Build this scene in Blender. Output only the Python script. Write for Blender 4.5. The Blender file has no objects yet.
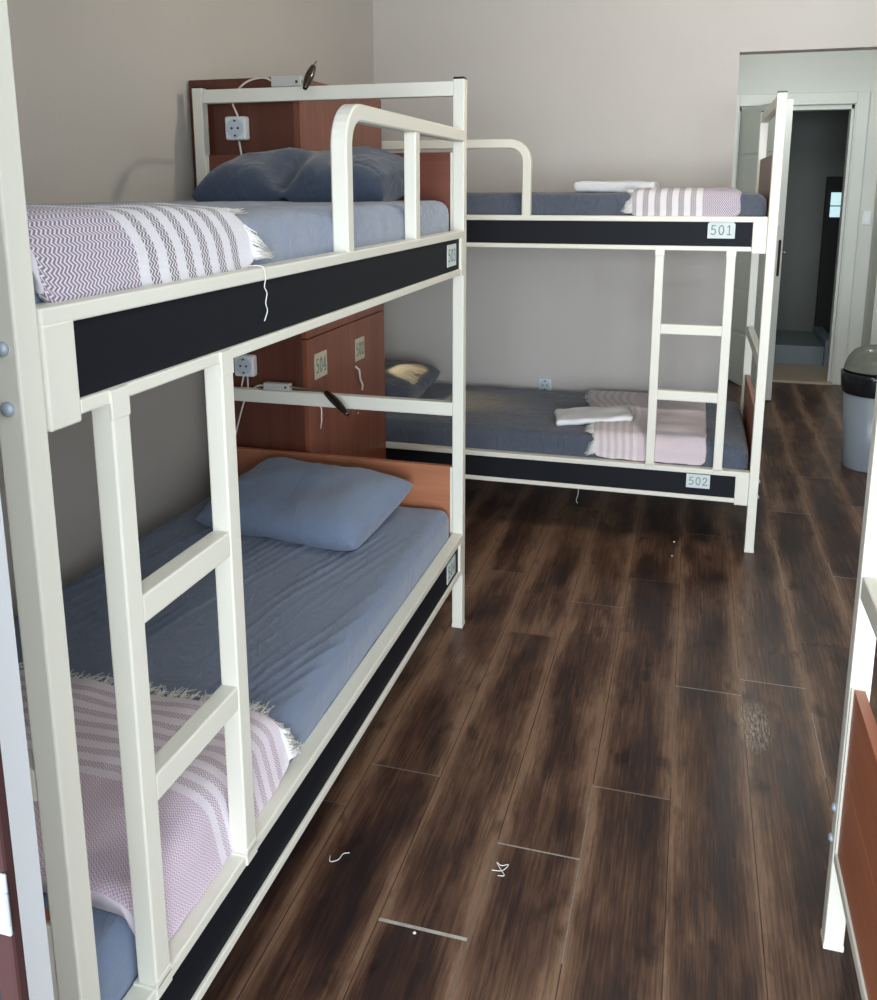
import bpy, bmesh, math, random
from mathutils import Vector, Matrix, noise

random.seed(7)
sc = bpy.context.scene
COL = sc.collection
PI = math.pi

# ------------------------------------------------------------------ camera
CAM = Vector((1.6724, -0.7859, 1.5031))
yaw, pitch, roll, FPX = 0.2792, -0.2028, -0.0015, 884.2
cd = bpy.data.cameras.new('camera')
cam = bpy.data.objects.new('camera', cd)
COL.objects.link(cam)
Fw = Vector((-math.sin(yaw) * math.cos(pitch), math.cos(yaw) * math.cos(pitch), math.sin(pitch)))
R0 = Vector((math.cos(yaw), math.sin(yaw), 0))
U0 = R0.cross(Fw)
Rr = R0 * math.cos(roll) + U0 * math.sin(roll)
Uu = -R0 * math.sin(roll) + U0 * math.cos(roll)
m = Matrix((Rr, Uu, -Fw)).transposed().to_4x4()
m.translation = CAM
cam.matrix_world = m
cd.sensor_fit = 'AUTO'
cd.sensor_width = 36.0
cd.lens = FPX / 1000.0 * 36.0
cd.shift_y = -0.130
cd.clip_start = 0.05
sc.camera = cam

# ------------------------------------------------------------------ world, lights, exposure
w = bpy.data.worlds.new('sky')
sc.world = w
w.use_nodes = True
bg = w.node_tree.nodes['Background']
bg.inputs['Color'].default_value = (0.84, 0.93, 1.0, 1)
bg.inputs['Strength'].default_value = 3.0


def lamp(name, kind, loc, energy, color, rot=None, **kw):
    ld = bpy.data.lights.new(name, kind)
    ld.energy = energy
    ld.color = color
    for k, v in kw.items():
        setattr(ld, k, v)
    o = bpy.data.objects.new(name, ld)
    COL.objects.link(o)
    o.location = loc
    if rot:
        o.rotation_euler = rot
    return o


DOOR_X0, DOOR_X1, DOOR_Z = 1.04, 3.3, 2.45
# daylight through the balcony doorway behind the photographer
day = lamp('daylight_balcony_door', 'AREA', (2.3, -4.6, 1.20), 490, (0.86, 0.93, 1.0), (math.radians(90), 0, 0),
           shape='RECTANGLE', size=4.2, size_y=2.3)
ceil_lamp = lamp('ceiling_light_glow', 'POINT', (1.80, 2.10, 2.55), 26, (1.0, 0.88, 0.68), shadow_soft_size=0.03)
hall = lamp('hall_light', 'POINT', (2.3, 5.2, 2.4), 26, (0.95, 1.0, 0.97), shadow_soft_size=0.12)

vs = sc.view_settings
vs.view_transform = 'Standard'
vs.look = 'None'
vs.exposure = 0.0
vs.gamma = 1.0
try:
    vs.use_curve_mapping = False
except Exception:
    pass
try:
    sc.cycles.use_denoising = True
    sc.cycles.max_bounces = 8
    sc.cycles.diffuse_bounces = 5
    sc.cycles.sample_clamp_indirect = 6.0
except Exception:
    pass

# ------------------------------------------------------------------ materials


def srgb(r, g, b):
    def c(x):
        x /= 255.0
        return x / 12.92 if x <= 0.04045 else ((x + 0.055) / 1.055) ** 2.4
    return (c(r), c(g), c(b), 1.0)


class NT:
    """little node-tree builder"""

    def __init__(self, name):
        self.m = bpy.data.materials.new(name)
        self.m.use_nodes = True
        self.t = self.m.node_tree
        self.p = self.t.nodes['Principled BSDF']

    def n(self, typ, **kw):
        nd = self.t.nodes.new(typ)
        for k, v in kw.items():
            setattr(nd, k, v)
        return nd

    def l(self, a, b):
        self.t.links.new(a, b)

    def val(self, sock, v):
        if hasattr(v, 'is_output'):
            self.l(v, sock)
        else:
            sock.default_value = v

    def math(self, op, a, b=0.0, c=None):
        nd = self.n('ShaderNodeMath', operation=op)
        self.val(nd.inputs[0], a)
        self.val(nd.inputs[1], b)
        if c is not None:
            self.val(nd.inputs[2], c)
        return nd.outputs[0]

    def mix(self, fac, a, b, mode='MIX'):
        nd = self.n('ShaderNodeMix', data_type='RGBA', blend_type=mode)
        self.val(nd.inputs[0], fac)
        self.val(nd.inputs[6], a)
        self.val(nd.inputs[7], b)
        return nd.outputs[2]

    def noise(self, vec, scale, detail=3.0, rough=0.55):
        nd = self.n('ShaderNodeTexNoise')
        nd.inputs['Scale'].default_value = scale
        nd.inputs['Detail'].default_value = detail
        nd.inputs['Roughness'].default_value = rough
        if vec is not None:
            self.l(vec, nd.inputs['Vector'])
        return nd.outputs['Fac']

    def ramp(self, fac, stops):
        nd = self.n('ShaderNodeValToRGB')
        cr = nd.color_ramp
        while len(cr.elements) < len(stops):
            cr.elements.new(0.5)
        for e, (p, c) in zip(cr.elements, stops):
            e.position = p
            e.color = c
        self.l(fac, nd.inputs[0])
        return nd.outputs[0]

    def mapping(self, vec, scale=(1, 1, 1), loc=(0, 0, 0), rot=(0, 0, 0)):
        nd = self.n('ShaderNodeMapping')
        nd.inputs['Scale'].default_value = scale
        nd.inputs['Location'].default_value = loc
        nd.inputs['Rotation'].default_value = rot
        self.l(vec, nd.inputs['Vector'])
        return nd.outputs[0]

    def coord(self, which='Object'):
        return self.n('ShaderNodeTexCoord').outputs[which]

    def bump(self, h, strength=0.2, dist=0.01):
        nd = self.n('ShaderNodeBump')
        nd.inputs['Strength'].default_value = strength
        nd.inputs['Distance'].default_value = dist
        self.l(h, nd.inputs['Height'])
        self.l(nd.outputs[0], self.p.inputs['Normal'])

    def base(self, c):
        self.val(self.p.inputs['Base Color'], c)

    def set(self, **kw):
        for k, v in kw.items():
            self.val(self.p.inputs[k.replace('_', ' ')], v)
        return self


def plain(name, col, rough=0.5, metal=0.0, var=0.06, scale=14.0, bump=0.0):
    k = NT(name)
    co = k.coord()
    f = k.noise(co, scale, 4.0)
    lo = tuple(c * (1 - var) for c in col[:3]) + (1,)
    hi = tuple(min(1, c * (1 + var)) for c in col[:3]) + (1,)
    k.base(k.mix(f, lo, hi))
    k.set(Roughness=rough, Metallic=metal)
    if bump:
        k.bump(k.noise(co, 220.0, 2.0), bump, 0.002)
    return k.m


M = {}
M['cream'] = plain('cream_paint', (0.77, 0.76, 0.67, 1), 0.38, 0, 0.02, 6)
M['black_panel'] = plain('black_laminate', (0.0065, 0.0080, 0.0125, 1), 0.62, 0, 0.1, 30)
M['black_panel'].node_tree.nodes['Principled BSDF'].inputs['Specular IOR Level'].default_value = 0.2
M['black_plastic'] = plain('black_plastic', (0.012, 0.012, 0.014, 1), 0.3, 0, 0.1, 30)
M['steel'] = plain('bolt_steel', (0.40, 0.46, 0.54, 1), 0.45, 0.3, 0.05, 30)
M['chrome'] = plain('chrome', (0.55, 0.52, 0.48, 1), 0.16, 1.0, 0.05, 30)
M['dark_chrome'] = plain('dark_chrome', (0.09, 0.075, 0.065, 1), 0.2, 0.9, 0.05, 30)
M['white_plastic'] = plain('white_plastic', (0.72, 0.75, 0.77, 1), 0.35, 0, 0.02, 20)
M['socket_face'] = plain('socket_face', (0.52, 0.60, 0.68, 1), 0.35, 0, 0.03, 20)
M['hole'] = plain('socket_hole', (0.03, 0.03, 0.035, 1), 0.6)
M['lamp_box'] = plain('lamp_box_plastic', (0.50, 0.50, 0.47, 1), 0.4, 0, 0.03, 20)
M['cable'] = plain('white_cable', (0.70, 0.66, 0.62, 1), 0.5, 0, 0.03, 20)
M['plate'] = plain('plate_paper', (0.62, 0.70, 0.70, 1), 0.5, 0, 0.04, 40)
M['plate_tan'] = plain('plate_tan', (0.55, 0.52, 0.40, 1), 0.5, 0, 0.06, 40)
M['digit'] = plain('digit_ink', (0.16, 0.22, 0.23, 1), 0.6, 0, 0.05, 40)
M['white_cloth'] = plain('white_terry', (0.80, 0.82, 0.86, 1), 0.95, 0, 0.04, 120, 0.5)
M['thread'] = plain('white_thread', (0.80, 0.80, 0.78, 1), 0.9)
M['base_board'] = plain('bed_base_board', (0.42, 0.36, 0.28, 1), 0.8)
M['bin_body'] = plain('grey_plastic', (0.24, 0.28, 0.32, 1), 0.32, 0, 0.04, 20)
M['bin_lid'] = plain('bin_lid_black', (0.012, 0.012, 0.016, 1), 0.16, 0, 0.1, 20)
M['bin_flap'] = plain('bin_flap_glossy', (0.30, 0.32, 0.27, 1), 0.22, 0, 0.25, 22)
M['door_white'] = plain('door_white_paint', (0.52, 0.53, 0.50, 1), 0.45, 0, 0.04, 8)
M['trim_white'] = plain('trim_white_paint', (0.60, 0.61, 0.57, 1), 0.45, 0, 0.03, 8)
M['red_frame'] = plain('red_brown_frame', (0.030, 0.004, 0.004, 1), 0.8, 0, 0.15, 12)
M['jamb_white'] = plain('jamb_white', (0.78, 0.81, 0.85, 1), 0.5, 0, 0.02, 8)
M['bath_tile'] = plain('blue_grey_tile', (0.17, 0.21, 0.24, 1), 0.35, 0, 0.1, 20)
M['bath_floor'] = plain('beige_floor', (0.42, 0.34, 0.25, 1), 0.5, 0, 0.1, 20)
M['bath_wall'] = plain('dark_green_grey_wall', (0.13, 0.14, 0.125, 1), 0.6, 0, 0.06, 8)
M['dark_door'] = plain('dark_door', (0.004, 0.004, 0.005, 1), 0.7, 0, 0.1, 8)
k = NT('lit_pane')
k.base((0.6, 0.75, 0.78, 1))
k.p.inputs['Emission Color'].default_value = (0.55, 0.80, 0.85, 1)
k.p.inputs['Emission Strength'].default_value = 0.9
M['lit_pane'] = k.m


def wall_mat(name, col, var=0.05):
    k = NT(name)
    co = k.coord()
    f = k.noise(co, 1.6, 5.0, 0.6)
    g = k.noise(co, 55.0, 4.0, 0.65)
    lo = tuple(c * (1 - var) for c in col[:3]) + (1,)
    hi = tuple(c * (1 + var) for c in col[:3]) + (1,)
    k.base(k.mix(f, lo, hi))
    k.set(Roughness=0.75)
    k.bump(g, 0.25, 0.004)
    return k.m


M['wall'] = wall_mat('wall_paint', (0.575, 0.545, 0.508, 1))
M['wall_hall'] = wall_mat('hall_wall_paint', (0.60, 0.61, 0.57, 1), 0.03)
M['ceiling'] = wall_mat('ceiling_paint', (0.72, 0.72, 0.70, 1), 0.02)


def sheet_mat(name, col, weave=0.35, crease=0.5):
    k = NT(name)
    co = k.coord()
    f = k.noise(co, 5.0, 5.0, 0.6)
    g = k.noise(k.mapping(co, (260, 260, 260)), 1.0, 2.0)
    h = k.noise(k.mapping(co, (60, 420, 120)), 1.0, 2.0)
    lo = tuple(c * 0.90 for c in col[:3]) + (1,)
    hi = tuple(c * 1.08 for c in col[:3]) + (1,)
    c1 = k.mix(f, lo, hi)
    c2 = k.mix(k.math('MULTIPLY', h, 0.35), c1, tuple(min(1, c * 1.5) for c in col[:3]) + (1,))
    k.base(c2)
    k.set(Roughness=0.88, Sheen_Weight=0.25, Sheen_Roughness=0.5)
    # soft cloth creases: ridged, stretched, warped noise
    nd = k.n('ShaderNodeTexNoise')
    nd.inputs['Scale'].default_value = 1.0
    nd.inputs['Detail'].default_value = 3.0
    nd.inputs['Distortion'].default_value = 0.9
    k.l(k.mapping(co, (15, 6, 9), (0, 0, 0), (0.3, 0.2, 0.5)), nd.inputs['Vector'])
    rid = k.math('SUBTRACT', 1.0, k.math('MULTIPLY', k.math('ABSOLUTE', k.math('SUBTRACT', nd.outputs['Fac'], 0.5)), 6.0))
    rid = k.math('POWER', k.math('MAXIMUM', rid, 0.0), 1.8)
    b1 = k.n('ShaderNodeBump')
    b1.inputs['Strength'].default_value = crease
    b1.inputs['Distance'].default_value = 0.006
    k.l(rid, b1.inputs['Height'])
    b2 = k.n('ShaderNodeBump')
    b2.inputs['Strength'].default_value = weave
    b2.inputs['Distance'].default_value = 0.0015
    k.l(g, b2.inputs['Height'])
    k.l(b1.outputs[0], b2.inputs['Normal'])
    k.l(b2.outputs[0], k.p.inputs['Normal'])
    return k.m


M['sheet'] = sheet_mat('blue_grey_sheet', (0.205, 0.245, 0.335, 1))  # foreground upper copy of the sheet, grazing light put into a paler colour
M['sheet_dim'] = sheet_mat('dim_blue_grey_sheet', (0.064, 0.078, 0.110, 1))  # back-bunk copy of the sheet, weaker light put into a darker colour
M['sheet_head'] = sheet_mat('dark_pillow_sheet', (0.048, 0.066, 0.106, 1))
M['sheet_low'] = sheet_mat('blue_sheet', (0.150, 0.195, 0.290, 1), 0.35, 0.22)


def wood_mat(name, c_dark, c_light, axis='z', rough=0.38, ring=1.0):
    k = NT(name)
    co = k.coord()
    s = {'z': (14, 14, 0.9), 'x': (0.9, 14, 14), 'y': (14, 0.9, 14)}[axis]
    f = k.noise(k.mapping(co, s), 1.6 * ring, 6.0, 0.62)
    s2 = {'z': (120, 120, 3), 'x': (3, 120, 120), 'y': (120, 3, 120)}[axis]
    g = k.noise(k.mapping(co, s2), 1.0, 3.0, 0.6)
    a = k.math('ADD', k.math('MULTIPLY', f, 0.7), k.math('MULTIPLY', g, 0.35))
    col = k.ramp(a, [(0.32, c_dark), (0.72, c_light)])
    k.base(col)
    k.set(Roughness=rough)
    k.bump(g, 0.06, 0.002)
    return k.m


M['cherry'] = wood_mat('cherry_wood_laminate', (0.125, 0.034, 0.017, 1), (0.27, 0.085, 0.042, 1), 'z')
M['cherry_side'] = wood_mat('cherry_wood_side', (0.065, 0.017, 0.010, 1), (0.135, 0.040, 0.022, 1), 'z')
M['panel_dark'] = wood_mat('red_brown_panel', (0.125, 0.034, 0.020, 1), (0.21, 0.068, 0.040, 1), 'x')
M['headboard'] = wood_mat('orange_cherry_laminate', (0.34, 0.120, 0.058, 1), (0.48, 0.195, 0.100, 1), 'x', 0.4, 1.0)
M['headboard_y'] = wood_mat('orange_cherry_laminate_y', (0.34, 0.105, 0.050, 1), (0.48, 0.170, 0.085, 1), 'y', 0.4, 1.0)


def floor_mat():
    k = NT('dark_plank_laminate')
    uvn = k.n('ShaderNodeUVMap', uv_map='UVMap')
    sep = k.n('ShaderNodeSeparateXYZ')
    k.l(uvn.outputs[0], sep.inputs[0])
    u, v = sep.outputs[0], sep.outputs[1]       # u across 0..1, v along in metres
    at = k.n('ShaderNodeAttribute', attribute_name='plank')
    sp = k.n('ShaderNodeSeparateColor')
    k.l(at.outputs['Color'], sp.inputs[0])
    rnd, rnd2, white = sp.outputs[0], sp.outputs[1], sp.outputs[2]
    off = k.math('MULTIPLY', rnd, 37.0)
    cv = k.n('ShaderNodeCombineXYZ')
    k.l(k.math('MULTIPLY', u, 0.193), cv.inputs[0])
    k.l(v, cv.inputs[1])
    k.l(off, cv.inputs[2])
    vec = cv.outputs[0]
    big = k.noise(k.mapping(vec, (9.5, 2.6, 1)), 1.0, 5.0, 0.56)
    grain = k.noise(k.mapping(vec, (150, 5, 1)), 1.0, 5.0, 0.65)
    fine = k.noise(k.mapping(vec, (420, 22, 1)), 1.0, 2.0, 0.6)
    knot = k.noise(k.mapping(vec, (17, 7, 1), (3, 1, 0)), 1.0, 3.0, 0.5)
    # lighter sapwood bands along both long edges of each plank
    edge = k.math('MULTIPLY', k.math('ABSOLUTE', k.math('SUBTRACT', u, 0.5)), 2.0)
    edge = k.math('POWER', edge, 3.2)
    a = k.math('ADD', k.math('MULTIPLY', big, 0.75), k.math('MULTIPLY', edge, 0.27))
    a = k.math('ADD', a, k.math('MULTIPLY', grain, 0.46))
    a = k.math('ADD', a, k.math('MULTIPLY', k.math('SUBTRACT', rnd2, 0.5), 0.10))
    col = k.ramp(a, [(0.455, (0.026, 0.0165, 0.0175, 1)), (0.565, (0.055, 0.028, 0.021, 1)),
                     (0.68, (0.118, 0.064, 0.042, 1)), (0.84, (0.240, 0.145, 0.094, 1))])
    kn = k.ramp(knot, [(0.60, (1, 1, 1, 1)), (0.72, (0.30, 0.28, 0.30, 1))])
    col = k.mix(0.8, col, kn, 'MULTIPLY')
    fi = k.ramp(fine, [(0.35, (0.72, 0.72, 0.72, 1)), (0.6, (1.06, 1.06, 1.06, 1))])
    col = k.mix(0.7, col, fi, 'MULTIPLY')
    # worn pale dust caught in the joints (white channel on joint faces)
    spk = k.noise(k.mapping(vec, (60, 60, 1)), 1.0, 3.0)
    wm = k.math('MULTIPLY', white, k.math('ADD', k.math('MULTIPLY', spk, 0.8), 0.45))
    col = k.mix(wm, col, (0.55, 0.52, 0.48, 1))
    # worn glossy patch in mid aisle, its reflected brightness painted as pale streaks
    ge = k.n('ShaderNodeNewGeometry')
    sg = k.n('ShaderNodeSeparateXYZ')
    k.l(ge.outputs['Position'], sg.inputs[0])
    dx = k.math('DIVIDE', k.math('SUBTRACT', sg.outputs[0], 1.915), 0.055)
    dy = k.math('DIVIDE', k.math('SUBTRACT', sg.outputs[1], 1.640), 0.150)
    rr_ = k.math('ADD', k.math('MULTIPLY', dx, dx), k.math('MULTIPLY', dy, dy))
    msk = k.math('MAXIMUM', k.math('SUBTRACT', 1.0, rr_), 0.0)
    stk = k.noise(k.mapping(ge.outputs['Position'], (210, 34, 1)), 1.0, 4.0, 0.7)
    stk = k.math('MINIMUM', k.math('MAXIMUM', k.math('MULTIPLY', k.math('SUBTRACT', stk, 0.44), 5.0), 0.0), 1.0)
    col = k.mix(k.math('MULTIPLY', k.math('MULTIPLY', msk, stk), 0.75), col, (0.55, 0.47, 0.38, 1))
    k.base(col)
    rg = k.math('ADD', k.math('MULTIPLY', big, 0.22), 0.26)
    k.set(Roughness=rg)
    k.p.inputs['Specular IOR Level'].default_value = 0.24
    k.bump(k.math('ADD', grain, k.math('MULTIPLY', fine, 0.5)), 0.10, 0.002)
    return k.m


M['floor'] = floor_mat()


def blanket_mat(name, mauve, white, stripe_grey, s0, s1, n, period_weave=0.0078, plainw=False):
    """UV in metres: u = along the blanket (stripes between s0 and s1), v = across it"""
    k = NT(name)
    uvn = k.n('ShaderNodeUVMap', uv_map='UVMap')
    sep = k.n('ShaderNodeSeparateXYZ')
    k.l(uvn.outputs[0], sep.inputs[0])
    u, v = sep.outputs[0], sep.outputs[1]
    zz = k.math('ABSOLUTE', k.math('SUBTRACT', k.math('FRACT', k.math('DIVIDE', v, period_weave * 1.5)), 0.5))
    ph = k.math('ADD', k.math('DIVIDE', u, period_weave), k.math('MULTIPLY', zz, 1.7))
    tri = k.math('ABSOLUTE', k.math('SUBTRACT', k.math('FRACT', ph), 0.5))          # 0..0.5
    wv = k.math('MULTIPLY', k.math('SUBTRACT', tri, 0.23), 9.0)
    wv = k.math('MINIMUM', k.math('MAXIMUM', wv, 0.0), 1.0)
    weave = k.mix(wv, mauve, white)
    weave_g = k.mix(wv, stripe_grey, white)
    per = (s1 - s0) / n
    fr = k.math('FRACT', k.math('DIVIDE', k.math('SUBTRACT', u, s0), per))
    st = k.math('LESS_THAN', fr, 0.52)
    inside = k.math('MULTIPLY', k.math('GREATER_THAN', u, s0), k.math('LESS_THAN', u, s1))
    end = k.math('GREATER_THAN', u, s1)
    striped = k.mix(st, weave_g, white)
    col = k.mix(inside, weave, striped)
    col = k.mix(end, col, white)
    k.base(col)
    k.set(Roughness=0.95, Sheen_Weight=0.2)
    k.bump(k.math('ADD', wv, k.math('MULTIPLY', k.noise(uvn.outputs[0], 300.0, 2.0), 0.6)), 0.5, 0.0015)
    return k.m


MAUVE = (0.25, 0.18, 0.265, 1)
WHITE = (0.74, 0.72, 0.77, 1)
GREYS = (0.17, 0.145, 0.155, 1)

# ------------------------------------------------------------------ geometry helpers


def tag(o, label=None, cat=None, group=None, kind=None):
    if label:
        o['label'] = label
    if cat:
        o['category'] = cat
    if group:
        o['group'] = group
    if kind:
        o['kind'] = kind
    return o


def empty(name, loc, label, cat, group=None):
    o = bpy.data.objects.new(name, None)
    COL.objects.link(o)
    o.location = loc
    o.empty_display_size = 0.05
    return tag(o, label, cat, group)


class MB:
    """collects boxes / tubes / sweeps in one bmesh, builds ONE mesh object"""

    def __init__(self, fn=None, flip=False):
        self.bm = bmesh.new()
        self.fn = fn
        self.flip = flip

    def box(self, a, b, bev=0.0, seg=2):
        a, b = Vector(a), Vector(b)
        r = bmesh.ops.create_cube(self.bm, size=1.0)
        vs_ = r['verts']
        for v in vs_:
            v.co = Vector(((a.x + b.x) / 2 + v.co.x * (b.x - a.x), (a.y + b.y) / 2 + v.co.y * (b.y - a.y),
                           (a.z + b.z) / 2 + v.co.z * (b.z - a.z)))
        if bev > 0:
            es = list({e for v in vs_ for e in v.link_edges})
            bmesh.ops.bevel(self.bm, geom=es, offset=bev, segments=seg, affect='EDGES', profile=0.5)
        return self

    def sweep(self, pts, prof, closed_caps=True, up=(0, 0, 1), scales=None):
        """sweep 2-D profile (list of (a,b)) along pts"""
        pts = [Vector(p) for p in pts]
        n = len(pts)
        rings = []
        prev_n = None
        for i, p in enumerate(pts):
            t = (pts[min(i + 1, n - 1)] - pts[max(i - 1, 0)]).normalized()
            if prev_n is None:
                upv = Vector(up)
                if abs(upv.dot(t)) > 0.95:
                    upv = Vector((1, 0, 0))
                nn = (upv - t * upv.dot(t)).normalized()
            else:
                nn = (prev_n - t * prev_n.dot(t)).normalized()
            prev_n = nn
            bb = t.cross(nn)
            s = scales[i] if scales else 1.0
            rings.append([self.bm.verts.new(p + nn * (a * s) + bb * (b * s)) for a, b in prof])
        k_ = len(prof)
        for i in range(n - 1):
            for j in range(k_):
                self.bm.faces.new((rings[i][j], rings[i][(j + 1) % k_], rings[i + 1][(j + 1) % k_], rings[i + 1][j]))
        if closed_caps:
            self.bm.faces.new(rings[0][::-1])
            self.bm.faces.new(rings[-1])
        return self

    def tube(self, pts, r, n=8, scales=None):
        prof = [(r * math.cos(2 * PI * i / n), r * math.sin(2 * PI * i / n)) for i in range(n)]
        return self.sweep(pts, prof, scales=scales)

    def sqtube(self, pts, w_, b=0.004, up=(0, 0, 1)):
        h = w_ / 2
        c = b
        prof = [(h - c, -h), (h, -h + c), (h, h - c), (h - c, h), (-h + c, h), (-h, h - c), (-h, -h + c), (-h + c, -h)]
        return self.sweep(pts, prof, up=up)

    def lathe(self, prof, center, n=32, axis='z'):
        c = Vector(center)
        rings = []
        for r, z in prof:
            ring = []
            for i in range(n):
                a = 2 * PI * i / n
                if axis == 'z':
                    p = Vector((r * math.cos(a), r * math.sin(a), z))
                elif axis == 'y':
                    p = Vector((r * math.cos(a), z, r * math.sin(a)))
                else:
                    p = Vector((z, r * math.cos(a), r * math.sin(a)))
                ring.append(self.bm.verts.new(c + p))
            rings.append(ring)
        for i in range(len(rings) - 1):
            for j in range(n):
                self.bm.faces.new((rings[i][j], rings[i][(j + 1) % n], rings[i + 1][(j + 1) % n], rings[i + 1][j]))
        self.bm.faces.new(rings[0][::-1])
        self.bm.faces.new(rings[-1])
        return self

    def build(self, name, mat, parent=None, smooth=False, loc=None):
        if self.fn:
            for v in self.bm.verts:
                v.co = Vector(self.fn(v.co))
        bmesh.ops.recalc_face_normals(self.bm, faces=self.bm.faces)
        me = bpy.data.meshes.new(name)
        self.bm.to_mesh(me)
        self.bm.free()
        mats = mat if isinstance(mat, (list, tuple)) else [mat]
        for mm in mats:
            me.materials.append(mm)
        if smooth:
            for p in me.polygons:
                p.use_smooth = True
        o = bpy.data.objects.new(name, me)
        COL.objects.link(o)
        if parent is not None:
            o.parent = parent
        if loc is not None:
            o.location = loc
        return o


def struct(name, mb, mat, parent=None, smooth=False):
    o = mb.build(name, mat, parent, smooth)
    if parent is None:
        o['kind'] = 'structure'
    return o


def arc(cx, cz, r, a0, a1, n):
    return [(cx + r * math.cos(a0 + (a1 - a0) * i / n), cz + r * math.sin(a0 + (a1 - a0) * i / n)) for i in range(n + 1)]


# digits as polylines in a 0..1 x 0..1.6 cell (serif-like figures)
def digit_lines(ch):
    if ch == '0':
        return [[(0.5 + 0.38 * math.cos(t * PI / 10), 0.8 + 0.72 * math.sin(t * PI / 10)) for t in range(21)]]
    if ch == '1':
        return [[(0.22, 1.28), (0.52, 1.52), (0.52, 0.08)], [(0.22, 0.08), (0.82, 0.08)]]
    if ch == '2':
        return [[(0.14, 1.15), (0.2, 1.38), (0.48, 1.52), (0.78, 1.36), (0.82, 1.08), (0.6, 0.7), (0.14, 0.1)],
                [(0.14, 0.1), (0.88, 0.1), (0.9, 0.3)]]
    if ch == '3':
        return [[(0.16, 1.3), (0.32, 1.48), (0.56, 1.52), (0.8, 1.3), (0.74, 1.0), (0.44, 0.85)],
                [(0.44, 0.85), (0.78, 0.72), (0.86, 0.42), (0.66, 0.12), (0.36, 0.08), (0.12, 0.24)]]
    if ch == '4':
        return [[(0.66, 0.08), (0.66, 1.52), (0.1, 0.52), (0.92, 0.52)], [(0.46, 0.08), (0.86, 0.08)]]
    if ch == '5':
        return [[(0.8, 1.5), (0.28, 1.5), (0.2, 0.86), (0.5, 0.98), (0.8, 0.8), (0.86, 0.46), (0.66, 0.14), (0.36, 0.08), (0.12, 0.24)]]
    return []


def number_plate(name, text, origin, ux, uz, wd, ht, parent, mat_bg, cut=True):
    """thin plate with raised figures; origin = centre, ux / uz unit vectors of reading direction and up"""
    O, ux, uz = Vector(origin), Vector(ux), Vector(uz)
    nrm = ux.cross(uz)                    # towards the reader
    bm = bmesh.new()
    c = ht * 0.14 if cut else 0.001
    out = [(-wd / 2, -ht / 2), (wd / 2, -ht / 2), (wd / 2, ht / 2 - c), (wd / 2 - c, ht / 2), (-wd / 2 + c, ht / 2), (-wd / 2, ht / 2 - c)]
    f1 = [bm.verts.new(O + ux * a + uz * b) for a, b in out]
    f2 = [bm.verts.new(O + ux * a + uz * b + nrm * 0.002) for a, b in out]
    bm.faces.new(f2)
    bm.faces.new(f1[::-1])
    for i in range(len(out)):
        j = (i + 1) % len(out)
        bm.faces.new((f1[i], f1[j], f2[j], f2[i]))
    dh = ht * 0.60
    sc_ = dh / 1.6
    adv = min(1.25 * sc_, wd * 0.86 / len(text))
    x0 = -adv * len(text) / 2
    lw = sc_ * 0.15
    for i, ch in enumerate(text):
        for ln in digit_lines(ch):
            P2 = [Vector((x0 + adv * i + p[0] * adv / 1.25 + adv * 0.1, -dh / 2 + p[1] * sc_)) for p in ln]
            for a, b in zip(P2[:-1], P2[1:]):
                d = (b - a)
                if d.length < 1e-6:
                    continue
                d.normalize()
                s = Vector((-d.y, d.x)) * lw / 2
                a2, b2 = a - d * lw * 0.3, b + d * lw * 0.3
                q = []
                for zz in (0.0018, 0.0027):
                    q.append([bm.verts.new(O + ux * p.x + uz * p.y + nrm * zz) for p in (a2 - s, b2 - s, b2 + s, a2 + s)])
                fs = [bm.faces.new(q[1]), bm.faces.new(q[0][::-1])]
                for e in range(4):
                    fs.append(bm.faces.new((q[0][e], q[0][(e + 1) % 4], q[1][(e + 1) % 4], q[1][e])))
                for f in fs:
                    f.material_index = 1
    bmesh.ops.recalc_face_normals(bm, faces=bm.faces)
    me = bpy.data.meshes.new(name)
    bm.to_mesh(me)
    bm.free()
    me.materials.append(mat_bg)
    me.materials.append(M['digit'])
    o = bpy.data.objects.new(name, me)
    COL.objects.link(o)
    o.parent = parent
    o['label'] = 'number plate reading ' + text
    return o


# ------------------------------------------------------------------ the room
WX0, YB, ZC = -0.03, 3.90, 2.66
XR = 4.06
YN = -0.12

# plank floor: one mesh, one quad per plank (bevelled joints as narrow quads of their own)
bm = bmesh.new()
uvl = bm.loops.layers.uv.new('UVMap')
cl = bm.loops.layers.float_color.new('plank')
PW, PL, X0 = 0.1930, 1.285, 1.112
ends = {-1: 1.181, 0: 0.704, 1: 0.988, 2: 1.252, 3: 1.791, 4: 1.883, 5: 3.47, 6: 2.77}
white_end = {0: 0.95, 1: 0.75, 2: 0.35, 3: 0.55, 4: 0.55, 5: 0.5, 6: 0.5, -1: 0.25}
rf = random.Random(3)


def quad(x0, x1, y0, y1, col, uv=None, z=0.0):
    f = bm.faces.new([bm.verts.new((x, y, z)) for x, y in ((x0, y0), (x1, y0), (x1, y1), (x0, y1))])
    for lp, uvc in zip(f.loops, ((0, 0), (1, 0), (1, 1), (0, 1))):
        yy = y0 if uvc[1] == 0 else y1
        lp[uvl].uv = (uvc[0], yy) if uv is None else (uv, yy)
        lp[cl] = col
    return f


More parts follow.
